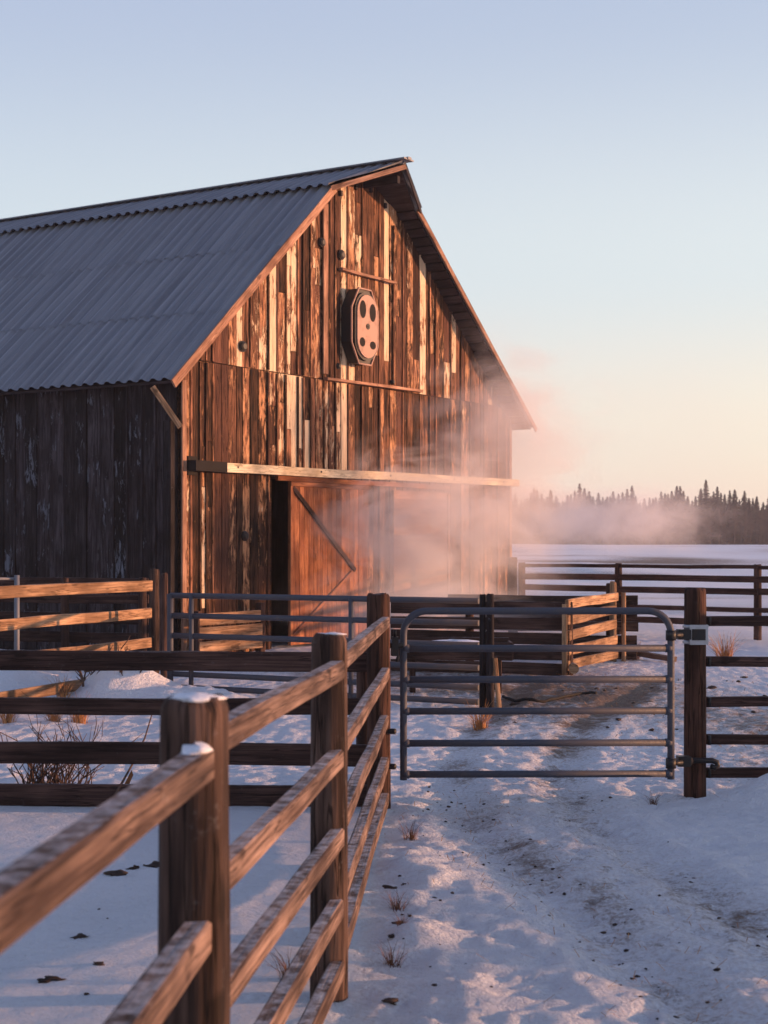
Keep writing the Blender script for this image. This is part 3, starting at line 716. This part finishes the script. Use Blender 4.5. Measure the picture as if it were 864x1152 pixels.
# ------------------------------------------------------------------ grass tufts and twigs
def tuftmesh(seed, n=55, h=.17, spread=.05):
    rs = random.Random(seed); b = MB()
    for i in range(n):
        a = rs.uniform(0, 6.28); r0 = rs.uniform(0, spread); l = h*rs.uniform(.45, 1.1); k = rs.uniform(.1, 1.0)*l
        p = Vector((r0*math.cos(a), r0*math.sin(a), -.02)); w = rs.uniform(.0016, .0036)
        s = Vector((-math.sin(a), math.cos(a), 0))*w; vs = []; da = rs.uniform(-.8, .8)
        for j in range(4):
            t = j/3; q = p+Vector((math.cos(a+da*t)*k*t*t, math.sin(a+da*t)*k*t*t, l*t-.25*k*t*t)); vs += [q-s*(1-t*.8), q+s*(1-t*.8)]
        b.add(vs, [(0,1,3,2),(2,3,5,4),(4,5,7,6)], rnd=rs.random())
    return b
protos = [tuftmesh(i, n=110 if i < 3 else 60, h=.16+.03*(i%3), spread=.05).build('grass_tuft', M['straw'] if i < 3 else M['drytuft']) for i in range(4)]
tufts = [(8,812,1.15,0,'left of three straw tufts behind the dark paddock fence'),(60,812,1.,1,'middle straw tuft behind the dark paddock fence, small and loose'),
 (89,812,1.1,2,'right straw tuft behind the dark paddock fence, dense and orange'),(70,788,1.2,0,'straw tuft sticking up from the drift under the lowest sunlit board'),
 (462,945,.9,3,'dry tuft just beyond the foot of the gate latch post'),(447,1025,.8,3,'dry brown tuft beside the near fence, halfway to the gate'),
 (441,1082,.8,3,'low dark tuft beside the second fence post, on its right'),(326,1100,1.1,3,'tuft under the lowest rail between the first two fence posts'),
 (540,818,1.,2,'dry tuft on the snow behind the gate, left of its middle'),(452,1052,.5,3,'tiny tuft lying just above the low dark one by the fence'),
 (713,742,1.6,0,'straw heap right of the plank pen in the yard'),(815,742,1.8,1,'straw patch behind the right fence near its top rails'),
 (398,985,.8,3,'short tuft under the near fence rails close to the gate'),(735,905,.7,3,'short tuft left of the round gate post base')]
used = set()
for (px, py, s, k, lab) in tufts:
    d_ = F*CH/(py-HZ); x = X(px, d_)
    o = protos[k] if k not in used else protos[k].copy()
    if k in used: COL.objects.link(o)
    used.add(k); s2 = s*(1 if d_ < 12 else 1.5)
    o.location = (x, d_, gz(x, d_)); o.scale = (s2,)*3; o.rotation_euler = (0,0,random.uniform(0,6)); tag(o, lab, 'grass tuft', 'dry grass tufts in the snow')
def bush(name, lab, c, n, h, spread, seed, thick=.006, mat='twig'):
    rs = random.Random(seed); b = MB()
    for i in range(n):
        a = rs.uniform(0, 6.28); p = Vector((c[0]+rs.uniform(-1,1)*spread*.5, c[1]+rs.uniform(-1,1)*spread*.3, c[2]-.05)); dv = Vector((rs.uniform(-.5,.5), rs.uniform(-.4,.4), 1)); l = h*rs.uniform(.5,1.05)
        pts = [p.copy()]; q = p.copy()
        for j in range(5):
            q = q+dv.normalized()*l/5; dv += Vector((rs.uniform(-.35,.35), rs.uniform(-.35,.35), rs.uniform(-.15,.05))); pts.append(q.copy())
            if rs.random() < .7:
                e = dv.normalized()+Vector((rs.uniform(-.9,.9), rs.uniform(-.7,.7), rs.uniform(-.2,.5))); m = q+e*l*.16
                b.tube([q, m, m+(e+Vector((rs.uniform(-.4,.4),0,.1)))*l*.1], [thick*.5,thick*.38,thick*.2], 5)
        b.tube(pts, [thick*(1-.15*j) for j in range(6)], 6, rnd=rs.random())
    return tag(b.build(name, M[mat]), lab, 'bush')
bx = X(58,11.4); bush('twiggy_bush', 'bare dark twiggy bush behind the dark paddock fence at left', (bx,11.4,0), 48, .50, .46, 12, .008)
bx = X(78,11.9); bush('brush_heap', 'dark broken twigs poking from the snow drift below the sunlit boards', (X(125,18.7),18.6,.2), 16, .45, .7, 17, .014)
bush('twiggy_bush', 'sparse upright twigs just behind the bare bush', (bx,11.9,.0), 6, .75, .5, 13, .005)
st = thing('reed_stalk', 'single long reed stalk leaning left of the near fence post', 'reed', (X(133,10.5),10.5,0))
b = MB(); b.tube([at(128,897,10.8), at(150,858,11.3), at(163,830,11.6), at(172,800,11.7)], [.009,.007,.006,.004], 6); b.build('stem', M['twig'], st)
b = MB(); b.add([at(148,866,11.25), at(137,888,11.2), at(141,892,11.2), at(150,872,11.22)], [(0,1,2,3)]); b.build('leaf', M['straw'], st)
# scattered clods, straw bits: nobody could count them
b = MB(); rs = random.Random(3)
for i in range(0, 420, 2):
    if i < 200: y = rs.uniform(4.6, 12); x = float(rutx(y, RUT1))+rs.gauss(0, .16)
    elif i < 260: y = rs.uniform(4.6, 12); x = float(rutx(y, RUT2))+rs.gauss(0, .14)
    elif i < 320: y = rs.uniform(4.5, 11); x = float(np.interp(y, [3.9,6.3,10.9], [-.3,0.05,.12]))+abs(rs.gauss(0, .22))
    elif i < 345: y = rs.uniform(4.5, 9); x = rs.uniform(-1.4, -.5)
    else: y = rs.uniform(15, 21); x = rs.uniform(1, 5)
    r0 = rs.uniform(.003, .010)*(1.0 if y < 13 else 2.2)
    b.blob((x, y, gz(x, y)+r0*.2), (r0*1.4, r0*1.2, r0*.7), n=6, m=4, amp=.5, seed=i, zmin=-1, rnd=rs.random())
for (px, py, q) in ((132,992,.045),(172,981,.04),(150,985,.025),(90,1058,.03),(48,1103,.025),(60,1101,.03),(110,1085,.02),(437,1128,.03),(447,1045,.02),(438,1003,.03),(443,1060,.02),(455,1000,.018),(580,790,.05),(800,775,.05),(838,762,.04)):
    d_ = F*CH/(py-HZ); x = X(px, d_); q *= .75; b.blob((x, d_, gz(x, d_)+q*.05), (q*1.5, q*1.1, q*.5), n=13, m=9, amp=.9, seed=px, zmin=-1, rnd=rs.random())
tag(b.build('clods', M['stone']), 'small frozen clods scattered over the snow and ruts', kind='stuff')
b = MB()
for i in range(1500):
    if i < 500: y = rs.uniform(4.6, 12); x = float(rutx(y, RUT1))+rs.gauss(0, .3)
    elif i < 1100: y = rs.gauss(19.5, 2); x = rs.gauss(3, 1.2)
    else: y = rs.gauss(13.5, 1.5); x = rs.gauss(3.6, .9)
    if y < 4.5: continue
    l = rs.uniform(.02, .07)*(1 if y < 13 else 1.6); a = rs.uniform(0, 6.28); z = gz(x, y)+.008; w = .0016*(1 if y < 13 else 2)
    dx, dy = math.cos(a)*l/2, math.sin(a)*l/2; sx, sy = -math.sin(a)*w, math.cos(a)*w; up = rs.uniform(-.005, .03)
    b.add([(x-dx-sx,y-dy-sy,z),(x-dx+sx,y-dy+sy,z),(x+dx+sx,y+dy+sy,z+up),(x+dx-sx,y+dy-sy,z+up)], [(0,1,2,3)], rnd=rs.random())
tag(b.build('straw_litter', M['straw']), 'loose straw litter on the track and in the yard', kind='stuff')

# ------------------------------------------------------------------ far spruces
def spruce(seed, h=12., rad=1.9):
    rs = random.Random(seed); b = MB(); t = MB()
    t.tube([(0,0,-.5),(0,0,h*.5),(0,0,h*.97)], [.2,.12,.03], 6)
    z = h*rs.uniform(.05,.12); 
    while z < h*.985:
        f = (h-z)/h; r = rad*(f**.8)*rs.uniform(.75, 1.15)+.09; n = 6 if f > .2 else 4; a0 = rs.uniform(0, 6)
        for i in range(n):
            if rs.random() < .12: continue
            a = a0+6.283*i/n+rs.uniform(-.3,.3); rr = r*rs.uniform(.7, 1.25)+.06; w = rr*rs.uniform(.38,.55)+.05; dz = -rr*rs.uniform(.15,.5)
            c_, s_ = math.cos(a), math.sin(a)
            b.add([(0,0,z+.15),(c_*rr*.55-s_*w, s_*rr*.55+c_*w, z+dz*.5),(c_*rr,s_*rr,z+dz),(c_*rr*.55+s_*w, s_*rr*.55-c_*w, z+dz*.5-.05),(c_*rr*.5,s_*rr*.5,z+dz*.5-.35*f-.1)],
                  [(0,1,2),(0,2,3),(1,4,2),(2,4,3)], rnd=rs.random())
        z += rs.uniform(.22,.42)*(.5+f)
    return b, t
def bare(seed, h=9.):
    rs = random.Random(seed); b = MB(); t = MB(); t.tube([(0,0,-.5),(rs.uniform(-.2,.2),0,h*.5),(rs.uniform(-.4,.4),0,h*.95)], [.13,.09,.02], 6)
    for i in range(110):
        z = h*rs.uniform(.3,.95); a = rs.uniform(0,6.28); l = (h-z)*.35+.5; p = Vector((0,0,z)); q = p+Vector((math.cos(a)*l*.6, math.sin(a)*l*.6, l*rs.uniform(.4,.9)))
        b.tube([p, (p+q)/2+Vector((0,0,-.1)), q], [.035,.025,.012], 3, rnd=rs.random(), caps=False)
    return b, t
TG = 'trees of the far treeline'
vars_ = []
for i in range(6):
    cb, tb = spruce(20+i, 12, 2.3+.5*(i%3)); r0 = thing('spruce_tree', 'dark spruce standing in the far treeline across the snowy field', 'tree', (0,0,0), 0, TG)
    vars_.append((r0, cb.build('crown', M['needle'], r0), tb.build('trunk', M['bark'], r0)))
for i in range(2):
    cb, tb = bare(50+i); r0 = thing('bare_tree', 'bare leafless tree at the foot of the far treeline', 'tree', (0,0,0), 0, 'bare trees before the far spruces')
    vars_.append((r0, cb.build('crown', M['bark'], r0), tb.build('trunk', M['bark'], r0)))
usedt = set(); rs = random.Random(11)
def placetree(k, x, y, s):
    r0, c_, t_ = vars_[k]
    if k in usedt:
        r1 = r0.copy(); COL.objects.link(r1)
        for q in (c_, t_): n_ = q.copy(); COL.objects.link(n_); n_.parent = r1
    else: r1 = r0; usedt.add(k)
    r1.location = (x, y, gz(x, y)-.3); r1.rotation_euler = (0,0,rs.uniform(0,6.28)); r1.scale = (s,s,s*rs.uniform(.95,1.1)); return r1
px = 556.
tall = {580, 657, 790}
while px < 905:
    d_ = rs.uniform(285, 305); env = 556+4*math.sin(px*.045)+4*math.sin(px*.13+1)+(6 if px > 830 else 0)
    top = env+rs.gauss(0, 4.2); hgt = (HZ-top)/F*d_+.5
    placetree(rs.randrange(6), X(px, d_), d_, hgt/12.); px += rs.uniform(3.2, 6.2)
px = 560.
while px < 900:
    d_ = rs.uniform(272, 280); placetree(6+rs.randrange(2), X(px, d_), d_, rs.uniform(.55,.85)); px += rs.uniform(6, 12)
# the wood behind, one mass
b = MB(); t = MB(); base = [spruce(90+i, 12, 2.6)[0] for i in range(3)]
for i in range(520):
    y = rs.uniform(306, 345); x = rs.uniform(-95, 190) if i < 330 else rs.uniform(15, 95)
    s = rs.uniform(.55,.84); q = base[i%3]; a = rs.uniform(0,6.28); ca, sa = math.cos(a)*s, math.sin(a)*s
    n0 = len(b.v); b.v += [(x+ca*v_[0]-sa*v_[1], y+sa*v_[0]+ca*v_[1], v_[2]*s+1.2) for v_ in q.v]; b.g += q.g; b.r += q.r; b.p += q.p; b.sm += q.sm; b.f += [tuple(n0+j for j in f_) for f_ in q.f]
tag(b.build('far_forest', M['needle']), 'mass of dark spruce forest behind the treeline', kind='stuff')
b = MB()
for i in range(420):
    x = rs.uniform(10, 95); y = rs.uniform(281, 300); h_ = rs.uniform(3, 7); b.tube([(x,y,1.2),(x+rs.uniform(-.3,.3),y,h_+1.7)], [.09,.02], 4, rnd=rs.random())
    for j in range(5): z = 1.7+h_*rs.uniform(.2,.9); b.tube([(x,y,z),(x+rs.uniform(-.9,.9),y+rs.uniform(-.5,.5),z+rs.uniform(.4,1.2))], [.04,.015], 3, caps=False)
tag(b.build('undergrowth', M['bark']), 'leafless brush filling the foot of the far treeline', kind='stuff')

# ------------------------------------------------------------------ steam
def steam(label, loc, rad, dens, nsc=.8, lo=.42, hi=.7, col=(.96,.92,.92), seed=0., rot=0.):
    me = bpy.data.meshes.new('steam_cloud'); import bmesh
    bm = bmesh.new(); bmesh.ops.create_icosphere(bm, subdivisions=3, radius=1.); bm.to_mesh(me); bm.free()
    o = bpy.data.objects.new('steam_cloud', me); COL.objects.link(o); o.location = loc; o.scale = rad; o.rotation_euler = (0, rot, 0)
    t = NT('steam'); tc = t.n('TexCoord').outputs['Object']; P = t.n('NewGeometry').outputs['Position']
    ln = t.n('VectorMath', operation='LENGTH'); t.set(ln.inputs[0], tc)
    mp = t.n('Mapping'); t.set(mp.inputs[0], P); mp.inputs['Location'].default_value = (seed, seed*.7, -seed); mp.inputs['Rotation'].default_value = (0, .5, 0); mp.inputs['Scale'].default_value = (1,1,1.5)
    nz = t.noise(mp.outputs[0], nsc, 6, .6, 1.1)
    fall = t.ramp(ln.outputs['Value'], .98, .25)
    d_ = t.math('MULTIPLY', t.ramp(t.math('ADD', nz, t.math('MULTIPLY', t.math('SUBTRACT', fall, .5), .25)), lo, hi), t.math('POWER', fall, 1.3))
    v_ = t.n('VolumePrincipled'); v_.inputs['Color'].default_value = (*col, 1); t.set(v_.inputs['Density'], t.math('MULTIPLY', d_, dens)); v_.inputs['Anisotropy'].default_value = .1
    t.t.links.new(v_.outputs[0], t.out.inputs['Volume']); me.materials.append(t.m)
    return tag(o, label, kind='stuff')
steam('thick pink steam rolling out in front of the barn doors', (.85,26.8,1.9), (2.9,1.7,2.3), 1.9, .85, .46, .64, seed=3)
steam('steam rising across the right half of the gable', (2.3,28.6,3.5), (2.5,1.7,2.9), 1.0, .75, .47, .66, seed=9)
steam('low steam lying in the yard behind the corral panel', (.5,24.,.7), (2.6,1.6,1.0), .9, 1.0, .42, .68, seed=14)
steam('thin steam drifting into the sky right of the barn', (5.9,33,4.3), (4.8,2.5,3.2), .045, .45, .40, .7, seed=21)
steam('steam bank drifting low in front of the far treeline', (7.2,52,2.6), (6.2,4,1.75), .5, .5, .45, .62, seed=31)

# ------------------------------------------------------------------ haze
import bmesh
me = bpy.data.meshes.new('haze'); bm = bmesh.new(); bmesh.ops.create_cube(bm, size=1.); bm.to_mesh(me); bm.free()
hz = bpy.data.objects.new('haze', me); COL.objects.link(hz); hz.scale = (5200,5200,26); hz.location = (0,0,10)
t = NT('haze_air'); v_ = t.n('VolumePrincipled'); v_.inputs['Color'].default_value = (.95,.92,.95,1); v_.inputs['Density'].default_value = .0004
t.t.links.new(v_.outputs[0], t.out.inputs['Volume']); me.materials.append(t.m); tag(hz, 'thin cold evening air over the whole scene', kind='stuff')

# ------------------------------------------------------------------ light, sky, camera
SAZ, SEL = R(3), R(3.6)      # azimuth counter-clockwise from +X, elevation
sd = Vector((math.cos(SAZ)*math.cos(SEL), math.sin(SAZ)*math.cos(SEL), math.sin(SEL)))
L = bpy.data.lights.new('sun', 'SUN'); L.energy = 5.; L.angle = R(.6); L.color = (1., .49, .245)
lo = bpy.data.objects.new('sun', L); COL.objects.link(lo); lo.rotation_euler = (-sd).to_track_quat('-Z', 'Y').to_euler(); lo.location = (30,0,20)
w = bpy.data.worlds.new('World'); sc.world = w; w.use_nodes = True; nt = w.node_tree; nt.nodes.clear()
wo = nt.nodes.new('ShaderNodeOutputWorld'); bg = nt.nodes.new('ShaderNodeBackground'); sky = nt.nodes.new('ShaderNodeTexSky')
sky.sky_type = 'NISHITA'; sky.sun_disc = False; sky.sun_elevation = SEL; sky.sun_rotation = R(90)-SAZ; sky.altitude = 100; sky.air_density = 1.; sky.dust_density = 2.; sky.ozone_density = 2.
def wn(ty): return nt.nodes.new('ShaderNode'+ty)
hs = wn('HueSaturation'); hs.inputs['Saturation'].default_value = .8; nt.links.new(sky.outputs[0], hs.inputs['Color'])
sc1 = wn('VectorMath'); sc1.operation = 'SCALE'; nt.links.new(hs.outputs[0], sc1.inputs[0]); sc1.inputs['Scale'].default_value = .45
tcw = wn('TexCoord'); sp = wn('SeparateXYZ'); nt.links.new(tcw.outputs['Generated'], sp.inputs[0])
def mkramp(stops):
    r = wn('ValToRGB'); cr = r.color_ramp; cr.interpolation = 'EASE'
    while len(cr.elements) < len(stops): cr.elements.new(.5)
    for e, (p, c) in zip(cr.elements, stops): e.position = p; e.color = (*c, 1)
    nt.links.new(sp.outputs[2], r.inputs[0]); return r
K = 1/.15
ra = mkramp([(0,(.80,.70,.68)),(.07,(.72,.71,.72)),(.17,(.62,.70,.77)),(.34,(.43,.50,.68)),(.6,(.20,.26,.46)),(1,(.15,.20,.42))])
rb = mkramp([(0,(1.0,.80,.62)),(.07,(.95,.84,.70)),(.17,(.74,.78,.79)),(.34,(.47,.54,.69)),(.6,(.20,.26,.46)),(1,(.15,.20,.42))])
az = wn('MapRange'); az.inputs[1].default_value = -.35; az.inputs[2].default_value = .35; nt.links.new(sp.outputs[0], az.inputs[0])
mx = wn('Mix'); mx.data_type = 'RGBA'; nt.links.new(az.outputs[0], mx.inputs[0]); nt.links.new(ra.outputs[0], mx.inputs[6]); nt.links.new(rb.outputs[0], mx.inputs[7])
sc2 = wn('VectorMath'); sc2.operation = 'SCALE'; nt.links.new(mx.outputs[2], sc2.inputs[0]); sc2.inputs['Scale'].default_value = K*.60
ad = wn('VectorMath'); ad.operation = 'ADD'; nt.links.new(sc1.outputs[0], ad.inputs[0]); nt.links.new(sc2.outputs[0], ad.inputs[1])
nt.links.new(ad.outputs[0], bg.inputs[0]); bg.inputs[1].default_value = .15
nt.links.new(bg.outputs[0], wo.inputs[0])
cam = bpy.data.cameras.new('camera'); co = bpy.data.objects.new('camera', cam); COL.objects.link(co); sc.camera = co
co.location = (0,0,CH); co.rotation_euler = (R(90),0,0); cam.sensor_fit = 'VERTICAL'; cam.sensor_height = 36; cam.lens = F/1152*36; cam.shift_y = 36/1152
cam.clip_end = 6000; cam.clip_start = .05; cam.dof.use_dof = True; cam.dof.focus_distance = 15; cam.dof.aperture_fstop = 5.2
sc.view_settings.view_transform = 'Standard'; sc.view_settings.look = 'None'; sc.view_settings.gamma = 1; sc.view_settings.exposure = .6
sc.cycles.volume_step_rate = 1.5; sc.cycles.volume_max_steps = 96; sc.cycles.volume_bounces = 3; sc.cycles.max_bounces = 8
for o in list(bpy.data.objects):
    if 'localspace' in o: del o['localspace']
